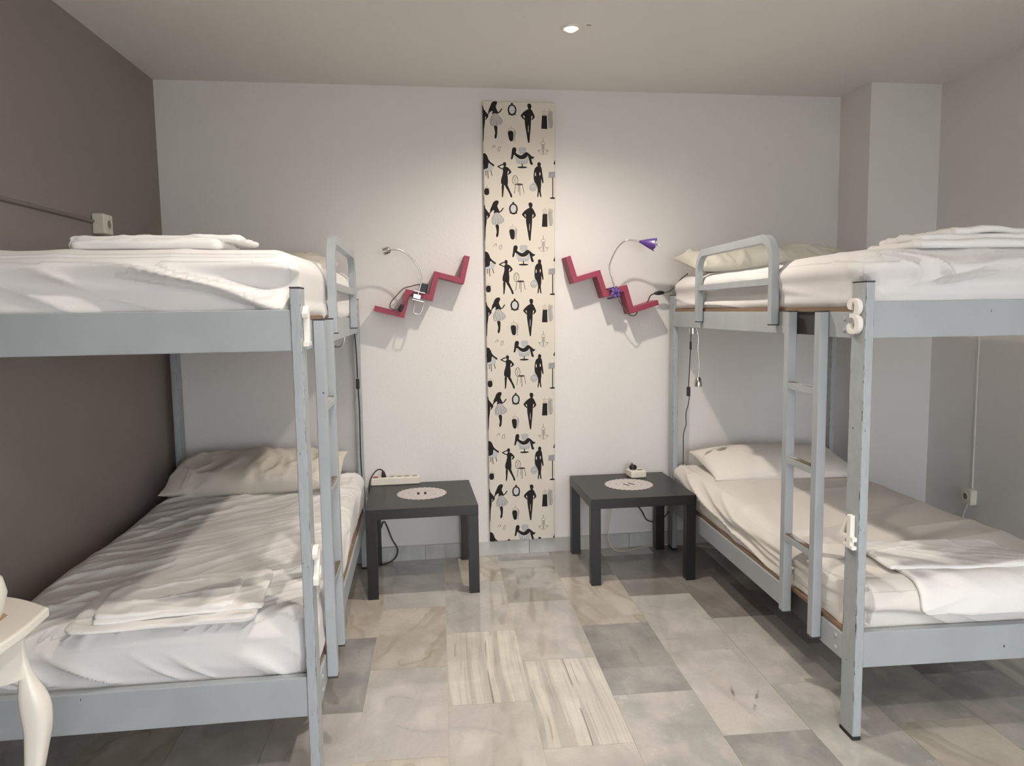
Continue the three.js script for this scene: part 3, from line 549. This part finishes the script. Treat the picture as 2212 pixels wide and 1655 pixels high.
// chrome gooseneck clip lamp
{
  const t = thing('clip_lamp', 'chrome gooseneck clip lamp on the left zigzag shelf', 'lamp', onWall(0, 0, 0), WA, 'clip-on gooseneck lamps');
  part('gooseneck', tube([[-0.112, 1.498, 0.128], [-0.104, 1.525, 0.128], [-0.094, 1.56, 0.13], [-0.101, 1.622, 0.135], [-0.146, 1.694, 0.145], [-0.204, 1.731, 0.16], [-0.252, 1.731, 0.175]], 0.0042, 60), M.chrome, t);
  const h = new THREE.LatheGeometry([[0.0, 0], [0.008, 0], [0.014, 0.004], [0.018, 0.012], [0.0185, 0.038], [0.0165, 0.038], [0.016, 0.014], [0, 0.010]].map(p => new THREE.Vector2(...p)), 32);
  h.rotateZ(Math.PI / 2 + 0.35); h.rotateY(0.25); h.translate(-0.250, 1.732, 0.175);
  part('lamp_head', h, M.chrome, t);
  for (const g of [bx(-0.140, -0.075, 1.462, 1.468, 0.085, 0.135), bx(-0.142, -0.078, 1.508, 1.514, 0.085, 0.135)]) { g.translate(0.1085, -1.49, 0); g.rotateZ(-0.25); g.translate(-0.1085, 1.49, 0); part('clamp', g, M.chrome, t); }
  const pl = bx(-0.02, 0.02, -0.012, 0.012, 0.1135, 0.122); pl.rotateZ(-0.25); pl.translate(-0.118, 1.487, 0); part('clamp_plate', pl, M.chrome, t);
  const sp = bx(-0.022, 0.022, -0.03, 0.022, 0.06, 0.12, 0.008); sp.rotateZ(-0.2); sp.translate(-0.082, 1.535, 0.0); part('transformer', sp, M.blackPlastic, t, 'black plastic block behind the lamp');
  part('wire_spring', tube([[-0.126, 1.468, 0.125], [-0.134, 1.435, 0.128], [-0.137, 1.405, 0.128], [-0.122, 1.393, 0.128], [-0.104, 1.395, 0.128], [-0.09, 1.425, 0.128], [-0.076, 1.465, 0.125]], 0.0028, 40), M.chrome, t);
  part('cord', tube([[-0.09, 1.53, 0.06], [-0.10, 1.552, 0.05], [-0.15, 1.543, 0.06], [-0.187, 1.532, 0.07], [-0.225, 1.495, 0.105], [-0.258, 1.455, 0.118], [-0.262, 1.432, 0.12], [-0.24, 1.418, 0.122], [-0.215, 1.421, 0.122]], 0.0030, 60), M.greyCord, t);
  const s = new THREE.CapsuleGeometry(0.012, 0.018, 6, 16); s.rotateZ(-0.55); s.translate(-0.205, 1.427, 0.122); part('inline_switch', s, M.blackPlastic, t);
  part('cord', tube([[-0.195, 1.440, 0.122], [-0.175, 1.462, 0.12], [-0.155, 1.49, 0.118], [-0.135, 1.503, 0.116]], 0.0026, 24), M.greyCord, t);
}
// purple flower lamp
{
  const t = thing('clip_lamp', 'purple flower clip lamp on the right zigzag shelf', 'lamp', onWall(0, 0, 0), WA, 'clip-on gooseneck lamps');
  part('gooseneck', tube([[0.968, 1.522, 0.135], [0.952, 1.572, 0.138], [0.937, 1.635, 0.14], [0.953, 1.690, 0.15], [0.985, 1.748, 0.165], [1.020, 1.774, 0.18], [1.055, 1.775, 0.19], [1.098, 1.764, 0.2]], 0.0042, 60), M.chrome, t);
  const prof = [[0.006, 0], [0.009, 0.004], [0.018, 0.026], [0.028, 0.052], [0.036, 0.08], [0.034, 0.08], [0.025, 0.052], [0.014, 0.026], [0, 0.01]];
  const h = new THREE.LatheGeometry(prof.map(p => new THREE.Vector2(...p)), 48);
  { const p = h.attributes.position; for (let i = 0; i < p.count; i++) { const a = Math.atan2(p.getZ(i), p.getX(i)), y = p.getY(i); const k = 1 + 0.06 * Math.cos(a * 5) * (y / 0.08), e = 0.004 * Math.cos(a * 5) * sm(clamp(y / 0.08, 0, 1)); p.setXYZ(i, p.getX(i) * k, y + e, p.getZ(i) * k); } h.computeVertexNormals(); }
  h.rotateZ(-Math.PI / 2 - 0.22); h.rotateY(-0.35); h.translate(1.094, 1.766, 0.2);
  part('lamp_shade', h, M.purple, t);
  const ft = cyl(0.008, 0.006, 0.014, 0, 0, 0); ft.rotateZ(Math.PI / 2 - 0.1); ft.translate(1.094, 1.766, 0.2); part('shade_socket', ft, M.purpleDark, t);
  const b = cyl(0.006, 0.006, 0.09, 0, 0.06, 0); b.rotateZ(-Math.PI / 2 - 0.22); b.rotateY(-0.35); b.translate(1.094, 1.766, 0.2); part('bulb', b, M.bulb, t);
  const cx = 0.975, cy = 1.495, cz = 0.135;
  for (let i = 0; i < 6; i++) { const a = i / 6 * Math.PI * 2 + 0.35; const p = new THREE.SphereGeometry(0.0115, 18, 12); p.scale(1.25, 0.9, 0.42); p.rotateZ(a); p.translate(cx + 0.0175 * Math.cos(a), cy + 0.0175 * Math.sin(a), cz); part('petal', p, M.purple, t); }
  const c = new THREE.SphereGeometry(0.010, 18, 12); c.scale(1, 1, 0.6); c.translate(cx, cy, cz + 0.005); part('flower_centre', c, M.purpleDark, t);
  const cl = bx(-0.034, 0.02, -0.004, 0.004, 0.07, 0.13); cl.rotateZ(0.25); const c1 = cl.clone(); c1.translate(0.965, 1.522, 0); const c2 = cl.clone(); c2.translate(0.975, 1.470, 0); part('clamp', c1, M.purpleDark, t); part('clamp', c2, M.purpleDark, t);
  part('cord', tube([[0.985, 1.472, 0.13], [0.998, 1.445, 0.128], [1.03, 1.398, 0.125], [1.062, 1.368, 0.118], [1.095, 1.367, 0.1], [1.115, 1.385, 0.08]], 0.0030, 50), M.greyCord, t);
  part('cord', tube([[1.165, 1.425, 0.06], [1.180, 1.440, 0.06], [1.200, 1.478, 0.06], [1.222, 1.488, 0.06]], 0.0032, 30), M.blackPlastic, t);
  const s = new THREE.SphereGeometry(0.014, 24, 14); s.scale(2.3, 0.85, 0.8); s.rotateZ(0.06); s.translate(1.250, 1.491, 0.06); part('inline_switch', s, M.blackPlastic, t);
  part('cord', tube([[1.280, 1.493, 0.06], [1.300, 1.497, 0.07], [1.330, 1.525, 0.10], [1.352, 1.565, 0.13], [1.372, 1.592, 0.18]], 0.0034, 30), M.greyCord, t);
}
// small chrome reading lamps hung below the upper bunks
{
  const t = thing('reading_lamp', 'small chrome reading lamp hanging below the upper right bunk', 'lamp', [0, 0, 0], 0, 'reading lamps under the upper bunks');
  part('gooseneck', tube([[1.330, 1.292, 0.345], [1.340, 1.305, 0.345], [1.353, 1.292, 0.345], [1.361, 1.25, 0.345], [1.360, 1.18, 0.345], [1.366, 1.12, 0.345], [1.364, 1.035, 0.345]], 0.0042, 50), M.chrome, t);
  const b = cyl(0.017, 0.017, 0.03, 0, 0, 0, 28); b.translate(1.329, 1.283, 0.345); part('base', b, M.chrome, t);
  const h = new THREE.LatheGeometry([[0, 0.05], [0.008, 0.05], [0.015, 0.042], [0.0195, 0.022], [0.0205, 0], [0.0185, 0], [0.016, 0.02], [0, 0.035]].map(p => new THREE.Vector2(...p)), 32); h.translate(1.363, 0.988, 0.345); part('lamp_head', h, M.chrome, t);
  part('cord', tube([[1.322, 1.27, 0.345], [1.322, 1.20, 0.34], [1.320, 1.10, 0.335], [1.316, 0.985, 0.33]], 0.0024, 30), M.blackPlastic, t);
  const sp = new THREE.CapsuleGeometry(0.0055, 0.036, 6, 12); sp.translate(1.322, 1.205, 0.341); part('connector', sp, M.blackPlastic, t);
  part('inline_switch', bx(1.307, 1.325, 0.935, 0.985, 0.322, 0.338, 0.003), M.blackPlastic, t);
  part('cord', tube([[1.316, 0.936, 0.33], [1.311, 0.89, 0.325], [1.302, 0.84, 0.315], [1.308, 0.775, 0.30], [1.299, 0.73, 0.29], [1.298, 0.64, 0.29], [1.297, 0.55, 0.29]].map(([x, y, z]) => [x + 0.006, y, z]), 0.0024, 60), M.blackPlastic, t);
}
{
  const t = thing('reading_lamp', 'reading lamp below the upper left bunk, its black switch cord beside the head post', 'lamp', [0, 0, 0], 0, 'reading lamps under the upper bunks'), u = t;
  part('cord', tube([[-0.452, 1.36, 0.155], [-0.446, 1.30, 0.155], [-0.441, 1.22, 0.155], [-0.438, 1.06, 0.155]], 0.003, 40), M.blackPlastic, t);
  part('inline_switch', bx(-0.447, -0.429, 1.00, 1.055, 0.147, 0.163, 0.004), M.blackPlastic, t);
  part('cord', tube([[-0.437, 1.0, 0.155], [-0.434, 0.9, 0.155], [-0.436, 0.72, 0.155], [-0.436, 0.60, 0.155], [-0.431, 0.45, 0.155]], 0.003, 40), M.blackPlastic, t);
  part('gooseneck', tube([[-0.462, 1.30, 0.46], [-0.462, 1.275, 0.46], [-0.475, 1.245, 0.46], [-0.495, 1.238, 0.46], [-0.52, 1.248, 0.46], [-0.535, 1.275, 0.46], [-0.536, 1.30, 0.46]], 0.0042, 40), M.chrome, u);
}

// ---------------------------------------------------------------- long fabric panel with printed figures
function printTexture() {
  const c = document.createElement('canvas'); c.width = 1000; c.height = 1345; const x = c.getContext('2d');
  x.fillStyle = '#dad3c7'; x.fillRect(0, 0, 1000, 1345); x.translate(-175, -85);
  const K = '#1d1a1b', G = '#a9a7a6', L = '#d8d6d3', D = '#6f6a66';
  const path = (pts, smooth = true) => {
    x.beginPath();
    if (!smooth) { pts.forEach((p, i) => i ? x.lineTo(...p) : x.moveTo(...p)); } else {
      const n = pts.length, mid = (a, b) => [(a[0] + b[0]) / 2, (a[1] + b[1]) / 2]; x.moveTo(...mid(pts[n - 1], pts[0]));
      for (let i = 0; i < n; i++) x.quadraticCurveTo(...pts[i], ...mid(pts[i], pts[(i + 1) % n]));
    }
    x.closePath();
  };
  const fill = (pts, col = K, smooth = true) => { path(pts, smooth); x.fillStyle = col; x.fill(); };
  const line = (pts, w = 5, col = K) => { x.beginPath(); pts.forEach((p, i) => i ? x.lineTo(...p) : x.moveTo(...p)); x.lineWidth = w; x.strokeStyle = col; x.lineCap = 'round'; x.lineJoin = 'round'; x.stroke(); };
  const ell = (cx, cy, rx, ry, col = K) => { x.beginPath(); x.ellipse(cx, cy, rx, ry, 0, 0, 7); x.fillStyle = col; x.fill(); };
  const ring = (cx, cy, rx, ry, w, col = K) => { x.beginPath(); x.ellipse(cx, cy, rx, ry, 0, 0, 7); x.lineWidth = w; x.strokeStyle = col; x.stroke(); };
  for (const oy of [-1345, 0, 1345]) {
    x.save(); x.translate(0, oy);
    // dancer in a pale skirt
    fill([[298, 112], [330, 84], [372, 86], [376, 118], [352, 158], [366, 196], [388, 238], [378, 262], [338, 268], [300, 264], [314, 226], [300, 214], [272, 242], [252, 262], [258, 200], [276, 170], [286, 140]]);
    line([[384, 246], [412, 226], [434, 192]], 15); line([[262, 230], [250, 262], [222, 300]], 13);
    fill([[318, 252], [364, 246], [398, 282], [456, 348], [440, 386], [384, 414], [336, 412], [282, 430], [266, 344], [288, 296]], G);
    for (const a of [[330, 270, 300, 415], [345, 268, 342, 408], [360, 270, 395, 400], [370, 285, 430, 370]]) line([[a[0], a[1]], [a[2], a[3]]], 5, L);
    fill([[322, 416], [376, 412], [372, 490], [366, 560], [352, 592], [334, 588], [330, 560], [344, 516], [332, 462]]);
    // man cut by the left edge, holding her hand
    fill([[160, 130], [186, 150], [188, 190], [212, 222], [256, 282], [250, 304], [214, 346], [206, 340], [228, 300], [208, 286], [206, 380], [190, 460], [184, 640], [160, 660]]);
    // oval mirror
    fill([[576, 96], [600, 124], [552, 124]]); ell(577, 200, 60, 76); ell(577, 198, 40, 55, '#c9cbcc'); for (let i = -2; i <= 2; i++) ell(577 + i * 22, 268 - Math.abs(i) * 5, 9, 9);
    // man, hands at his waist
    fill([[784, 128], [800, 108], [834, 112], [846, 144], [838, 172], [822, 190], [800, 184], [792, 160]]);
    fill([[806, 180], [834, 180], [858, 212], [890, 280], [884, 304], [846, 334], [838, 326], [862, 288], [842, 262], [836, 340], [830, 440], [816, 560], [812, 640], [792, 644], [784, 600], [766, 480], [748, 380], [748, 262], [722, 280], [752, 318], [742, 334], [694, 284], [694, 268], [744, 212]]);
    fill([[794, 400], [802, 398], [800, 500], [792, 510]], '#dad3c7');
    // dresses on hangers
    line([[1020, 184], [1020, 206]], 3, D); line([[982, 222], [1020, 206], [1056, 224]], 4, D); fill([[984, 226], [1054, 228], [1052, 276], [990, 276]], '#c9bfae'); fill([[988, 268], [1056, 268], [1060, 448], [976, 446]], K, false);
    line([[1090, 178], [1090, 200]], 3, D); line([[1062, 218], [1090, 198], [1146, 216]], 4, D); fill([[1064, 236], [1092, 204], [1142, 222], [1130, 262], [1148, 384], [1130, 436], [1084, 442], [1072, 330]], G); for (let i = 0; i < 4; i++) line([[1086 + i * 12, 250], [1082 + i * 15, 430]], 4, i % 2 ? L : D);
    // blouse and scarf on a hanger
    line([[560, 408], [560, 440]], 3, D); line([[518, 462], [560, 440], [604, 458]], 4, D); fill([[512, 468], [592, 466], [588, 500], [516, 500]], '#c9bfae'); fill([[510, 482], [590, 480], [592, 560], [584, 624], [538, 622], [522, 560]]); fill([[592, 462], [616, 464], [630, 510], [614, 570], [614, 628], [600, 630]], G);
    // shoes
    line([[292, 716], [312, 690], [330, 680], [340, 700], [322, 712]], 6, D); line([[370, 760], [378, 720], [396, 700], [408, 700], [402, 752], [386, 764]], 6, D);
    // chandelier
    line([[998, 570], [998, 626]], 6, D); ring(998, 640, 30, 22, 5, '#8a8276'); for (const d of [-1, 1]) { line([[998 + d * 26, 650], [998 + d * 14, 700], [998 + d * 34, 740], [998 + d * 74, 742]], 5, '#8a8276'); line([[998 + d * 74, 742], [998 + d * 40, 780], [998, 796]], 5, '#8a8276'); line([[998 + d * 10, 660], [998 + d * 10, 770]], 4, D); line([[998 + d * 52, 728], [998 + d * 52, 756]], 5, D); line([[998 + d * 70, 728], [998 + d * 70, 750]], 4, D); } line([[998, 660], [998, 790]], 5, K);
    // reclining woman in a buttoned armchair
    fill([[652, 708], [700, 696], [772, 704], [766, 760], [752, 806], [676, 804], [664, 760]], '#b9bbbd'); for (let j = 0; j < 3; j++) for (let i = 0; i < 4; i++) ell(678 + i * 24, 724 + j * 24, 4, 4, '#77787a');
    fill([[592, 806], [622, 812], [660, 866], [700, 880], [748, 868], [786, 806], [814, 806], [806, 860], [780, 936], [632, 934], [618, 880]], '#b9bbbd'); for (let i = 0; i < 5; i++) line([[640 + i * 32, 890], [642 + i * 32, 930]], 4, '#77787a');
    fill([[570, 716], [598, 700], [626, 712], [630, 748], [614, 776], [650, 800], [700, 818], [744, 774], [776, 764], [804, 790], [762, 846], [716, 866], [668, 862], [622, 824], [590, 796], [580, 860], [556, 872], [550, 860], [562, 800]]);
    fill([[776, 766], [820, 800], [846, 828], [884, 828], [850, 864], [832, 852], [842, 900], [862, 938], [818, 940], [806, 880], [790, 820]]); line([[706, 930], [706, 968]], 14); ell(707, 974, 68, 13);
    // posing woman
    fill([[440, 918], [462, 902], [486, 918], [486, 950], [474, 970], [450, 964]]); line([[452, 940], [420, 944], [372, 968], [420, 994], [450, 1000]], 15);
    fill([[448, 964], [482, 966], [510, 978], [534, 1004], [558, 1036], [548, 1056], [512, 1082], [504, 1074], [530, 1038], [510, 1014], [500, 1070], [508, 1140], [504, 1212], [500, 1226], [412, 1214], [410, 1150], [430, 1090], [442, 1040], [436, 1000]]);
    fill([[416, 1206], [456, 1212], [446, 1300], [436, 1390], [418, 1386], [422, 1310]]); fill([[452, 1212], [500, 1210], [530, 1290], [564, 1356], [562, 1390], [538, 1386], [528, 1340], [488, 1270]]);
    // wire chair
    ring(606, 1150, 36, 62, 6); line([[590, 1100], [612, 1200]], 3); line([[620, 1100], [600, 1190]], 3); ell(664, 1208, 50, 13, '#4a3a36'); line([[612, 1205], [592, 1335]], 6); line([[650, 1215], [648, 1310]], 5); line([[668, 1218], [670, 1360]], 7); line([[706, 1208], [726, 1325]], 6);
    // woman carrying a bag
    ell(940, 932, 25, 32); fill([[924, 950], [956, 950], [976, 980], [984, 1060], [1002, 1172], [994, 1196], [980, 1180], [966, 1110], [968, 1220], [956, 1290], [972, 1384], [950, 1384], [936, 1290], [926, 1384], [906, 1384], [922, 1270], [900, 1210], [864, 1160], [864, 1060], [878, 982]]); ell(889, 1068, 8, 26, '#dad3c7'); ell(951, 1062, 8, 24, '#dad3c7');
    fill([[836, 1200], [862, 1158], [886, 1198], [908, 1236], [896, 1290], [854, 1304], [812, 1290], [802, 1240]], '#bcbebf'); ring(854, 1248, 48, 46, 5, '#77787a'); line([[820, 1262], [888, 1262]], 4, '#77787a');
    // floor lamp at the right
    fill([[1078, 1034], [1180, 1026], [1180, 1112], [1074, 1118]], '#9a9b9b', false); line([[1138, 1116], [1140, 1384]], 14); ell(1138, 1394, 44, 12);
    // seated figure at the left edge
    fill([[160, 786], [206, 790], [232, 830], [246, 880], [290, 924], [324, 940], [318, 972], [284, 950], [242, 908], [240, 990], [200, 1004], [160, 1010]]); fill([[160, 1008], [238, 996], [252, 930], [300, 950], [306, 1000], [280, 1040], [160, 1050]], '#bfc1c3'); for (const l of [[206, 1036, 208, 1094], [232, 1030, 236, 1128], [276, 1030, 290, 1090]]) line([[l[0], l[1]], [l[2], l[3]]], 9);
    // little jacket
    line([[214, 1228], [214, 1246]], 3, D); line([[180, 1262], [214, 1244], [262, 1272]], 4, D); fill([[178, 1264], [240, 1262], [248, 1300], [244, 1356], [180, 1360]]);
    // heel at the right edge
    fill([[1180, 850], [1160, 890], [1146, 924], [1166, 934], [1180, 920]]);
    x.restore();
  }
  const t = new THREE.CanvasTexture(c); t.colorSpace = THREE.SRGBColorSpace; t.wrapS = t.wrapT = THREE.RepeatWrapping; return t;
}
{
  const x0 = 0.2605, w = 0.395, y0 = 0.087, y1 = 2.536;
  const g = new RoundedBoxGeometry(w, y1 - y0, 0.03, 3, 0.006); g.translate(w / 2, (y1 - y0) / 2, 0.0155);
  const p = g.attributes.position, uv = g.attributes.uv;
  for (let i = 0; i < p.count; i++) {
    const k = p.getY(i) / (y1 - y0), X = p.getX(i);
    uv.setXY(i, X / w + (p.getZ(i) < 0.02 && X > w / 2 ? 0.03 : 0) - (p.getZ(i) < 0.02 && X < w / 2 ? 0.03 : 0), (p.getY(i) - (2.536 - y0)) / 0.529);
    p.setX(i, X * (0.953 + 0.065 * k) + 0.002 * k);
  }
  const cb = dataTex(256, 256, (a, b) => { const v = 128 + 60 * Math.sin(a * Math.PI / 2) * Math.sin(b * Math.PI / 2) + 60 * (pf(a / 32, b / 32, 8, 5, 3) - 0.5); return [v, v, v]; }, false); cb.repeat.set(4, 5);
  const m = part('fabric_panel', g, std({ map: printTexture(), roughness: 0.88, bumpMap: cb, bumpScale: 0.0006 }), scene);
  m.position.set(...onWall(x0, y0, 0)); m.rotation.y = WA;
  tag(m, 'tall narrow cream fabric panel printed with black fashion silhouettes', 'wall panel');
}

// ---------------------------------------------------------------- sockets and conduits
{
  const t = thing('wall_socket', 'white surface socket on the taupe left wall', 'socket', [-1.4355, 1.752, 0.79], -0.0116);
  part('socket_box', bx(0, 0.05, 0, 0.085, -0.042, 0.042, 0.006), M.whitePlastic, t);
  const r = new THREE.TorusGeometry(0.021, 0.004, 8, 28); r.rotateY(Math.PI / 2); r.translate(0.05, 0.042, 0); part('socket_rim', r, M.whitePlastic, t);
  const h = new THREE.CylinderGeometry(0.0195, 0.0195, 0.002, 28); h.rotateZ(Math.PI / 2); h.translate(0.0505, 0.042, 0); part('socket_well', h, M.socketDark, t);
  const c = part('cable_conduit', tube([[-1.431, 1.803, 0.833], [-1.435, 1.803, 1.2], [-1.440, 1.802, 1.6], [-1.444, 1.802, 2.0], [-1.449, 1.802, 2.4]], 0.008, 40), M.tauped, scene);
  tag(c, 'thin taupe conduit running along the left wall to its socket', 'conduit');
}
{
  const t = thing('wall_socket', 'beige surface socket low on the right wall above the mattress', 'socket', [2.797, 0.345, 0.545], 0);
  part('socket_box', bx(-0.038, 0, 0, 0.082, -0.04, 0.04, 0.006), M.whitePlastic, t);
  const r = new THREE.TorusGeometry(0.02, 0.004, 8, 28); r.rotateY(Math.PI / 2); r.translate(-0.038, 0.041, 0); part('socket_rim', r, M.whitePlastic, t);
  const h = new THREE.CylinderGeometry(0.0185, 0.0185, 0.002, 28); h.rotateZ(Math.PI / 2); h.translate(-0.0385, 0.041, 0); part('socket_well', h, M.socketDark, t);
  const c = part('cable_conduit', bx(2.791, 2.797, 0.427, 1.45, 0.539, 0.551, 0.002), M.white, scene);
  tag(c, 'white conduit running down the right wall to the low socket', 'conduit');
  const d = part('cable_conduit', tube([[2.789, 0.35, 0.53], [2.789, 0.28, 0.50], [2.789, 0.15, 0.48], [2.789, 0.01, 0.48]], 0.005, 20), M.white, scene);
  tag(d, 'short white cable dropping from the low socket on the right wall', 'cable');
}

// ---------------------------------------------------------------- cream desk at the left picture edge
{
  const t = thing('writing_desk', 'cream writing desk with tan inset top and curved legs at left edge', 'desk', [-0.90, 0, 2.405], 0);
  // outline of the top in the desk's own axes: e1 towards the wall, e2 towards the camera
  const e1 = [-0.97, -0.24], e2 = [-0.24, 0.97], W = 0.36, D = 0.44;
  const at = (a, b) => [e1[0] * a + e2[0] * b, e1[1] * a + e2[1] * b];
  function outline(inset, bulge, n = 24) {
    const pts = [], c = [[0, 0], [W, 0], [W, D], [0, D]];
    for (let s = 0; s < 4; s++) { const p = c[s], q = c[(s + 1) % 4], out = [[0, -1], [1, 0], [0, 1], [-1, 0]][s];
      for (let i = 0; i < n; i++) { const k = i / n, bl = bulge * Math.sin(Math.PI * k) ; pts.push([p[0] + (q[0] - p[0]) * k + out[0] * bl, p[1] + (q[1] - p[1]) * k + out[1] * bl]); } }
    const cx = W / 2, cy = D / 2;
    return pts.map(([a, b]) => at(cx + (a - cx) * (1 - inset / cx), cy + (b - cy) * (1 - inset / cy)));
  }
  const shp = pts => { const S = new THREE.Shape(); pts.forEach(([x, z], i) => i ? S.lineTo(x, -z) : S.moveTo(x, -z)); S.closePath(); return S; };
  const top = new THREE.ExtrudeGeometry(shp(outline(0.006, 0.05)), { depth: 0.012, bevelEnabled: true, bevelSize: 0.007, bevelThickness: 0.006, bevelSegments: 4 }); top.rotateX(-Math.PI / 2); top.translate(0, 0.730, 0); boxUV(top);
  part('desk_top', top, M.cream, t);
  const ins = new THREE.ExtrudeGeometry(shp(outline(0.055, 0.045)), { depth: 0.001, bevelEnabled: false }); ins.rotateX(-Math.PI / 2); ins.translate(0, 0.7482, 0); boxUV(ins, 4);
  part('top_inset', ins, M.tan, t);
  // scalloped aprons between the legs
  function apron(a0, b0, a1, b1) {
    const L = Math.hypot(a1 - a0, b1 - b0), S = new THREE.Shape(); S.moveTo(0, 0.726); S.lineTo(0, 0.60); for (let i = 0; i <= 20; i++) { const k = i / 20; S.lineTo(L * k, 0.60 + 0.045 * Math.sin(Math.PI * k) - 0.012 * Math.sin(3 * Math.PI * k)); } S.lineTo(L, 0.726); S.closePath();
    const g = new THREE.ExtrudeGeometry(S, { depth: 0.014, bevelEnabled: true, bevelSize: 0.001, bevelThickness: 0.001, bevelSegments: 1 }); g.translate(0, 0, -0.007);
    const p = at(a0, b0), q = at(a1, b1); g.rotateY(-Math.atan2(q[1] - p[1], q[0] - p[0])); g.translate(p[0], 0, p[1]); boxUV(g); return g;
  }
  const i = 0.042, q = [[i, i], [W - i, i], [W - i, D - i], [i, D - i]];
  for (let k = 0; k < 4; k++) part('apron', apron(...q[k], ...q[(k + 1) % 4]), M.cream, t);
  // cabriole legs: height, drift outwards along the corner's diagonal, half width
  const prof = [[0.728, 0.0, 0.011], [0.68, 0.0, 0.011], [0.63, 0.002, 0.013], [0.59, 0.008, 0.021], [0.555, 0.014, 0.033], [0.52, 0.019, 0.037], [0.47, 0.020, 0.034], [0.42, 0.014, 0.029], [0.36, 0.005, 0.0235], [0.28, -0.006, 0.019], [0.2, -0.012, 0.016], [0.12, -0.012, 0.0145], [0.06, -0.004, 0.015], [0.025, 0.008, 0.019], [0.0, 0.012, 0.018]];
  const yc = new THREE.CatmullRomCurve3(prof.map(p => new THREE.Vector3(...p)));
  function leg(c, dir) {
    const N = 44, Mr = 20, pos = [], idx = []; const [px, pz] = at(...c);
    for (let j = 0; j <= N; j++) { const v = yc.getPoint(j / N); for (let k = 0; k < Mr; k++) { const a = k / Mr * Math.PI * 2, sq = 1 / Math.pow(Math.pow(Math.abs(Math.cos(a)), 4) + Math.pow(Math.abs(Math.sin(a)), 4), 0.25); pos.push(px + dir[0] * v.y + v.z * 0.74 * sq * Math.cos(a), clamp(v.x, 0, 1), pz + dir[1] * v.y + v.z * 0.74 * sq * Math.sin(a)); } }
    for (let j = 0; j < N; j++) for (let k = 0; k < Mr; k++) { const a = j * Mr + k, b = j * Mr + (k + 1) % Mr; idx.push(a, b, a + Mr, b, b + Mr, a + Mr); }
    const o = pos.length / 3; pos.push(px + dir[0] * prof.at(-1)[1], 0, pz + dir[1] * prof.at(-1)[1]); for (let k = 0; k < Mr; k++) idx.push(N * Mr + k, N * Mr + (k + 1) % Mr, o);
    const g = new THREE.BufferGeometry(); g.setAttribute('position', new THREE.Float32BufferAttribute(pos, 3)); g.setIndex(idx); g.computeVertexNormals(); return boxUV(g);
  }
  const dg = (a, b) => { const v = at(a, b), n = Math.hypot(...v); return [v[0] / n, v[1] / n]; };
  const dirs = [dg(-1, -1), dg(1, -1), dg(1, 1), dg(-1, 1)];
  q.forEach((c, k) => part('leg', leg(c, dirs[k]), M.cream, t));
  const [ox, oz] = [-0.972, 2.585];
  const o = part('ornament', new THREE.LatheGeometry([[0, 0], [0.03, 0], [0.045, 0.01], [0.068, 0.05], [0.078, 0.09], [0.072, 0.12], [0.05, 0.142], [0.02, 0.15], [0, 0.151]].map(p => new THREE.Vector2(...p)), 40), M.cream, scene);
  o.position.set(ox, 0.7494, oz); tag(o, 'rounded white ornament on the cream desk, cut by the picture edge', 'ornament');
}

renderer.render(scene, camera);
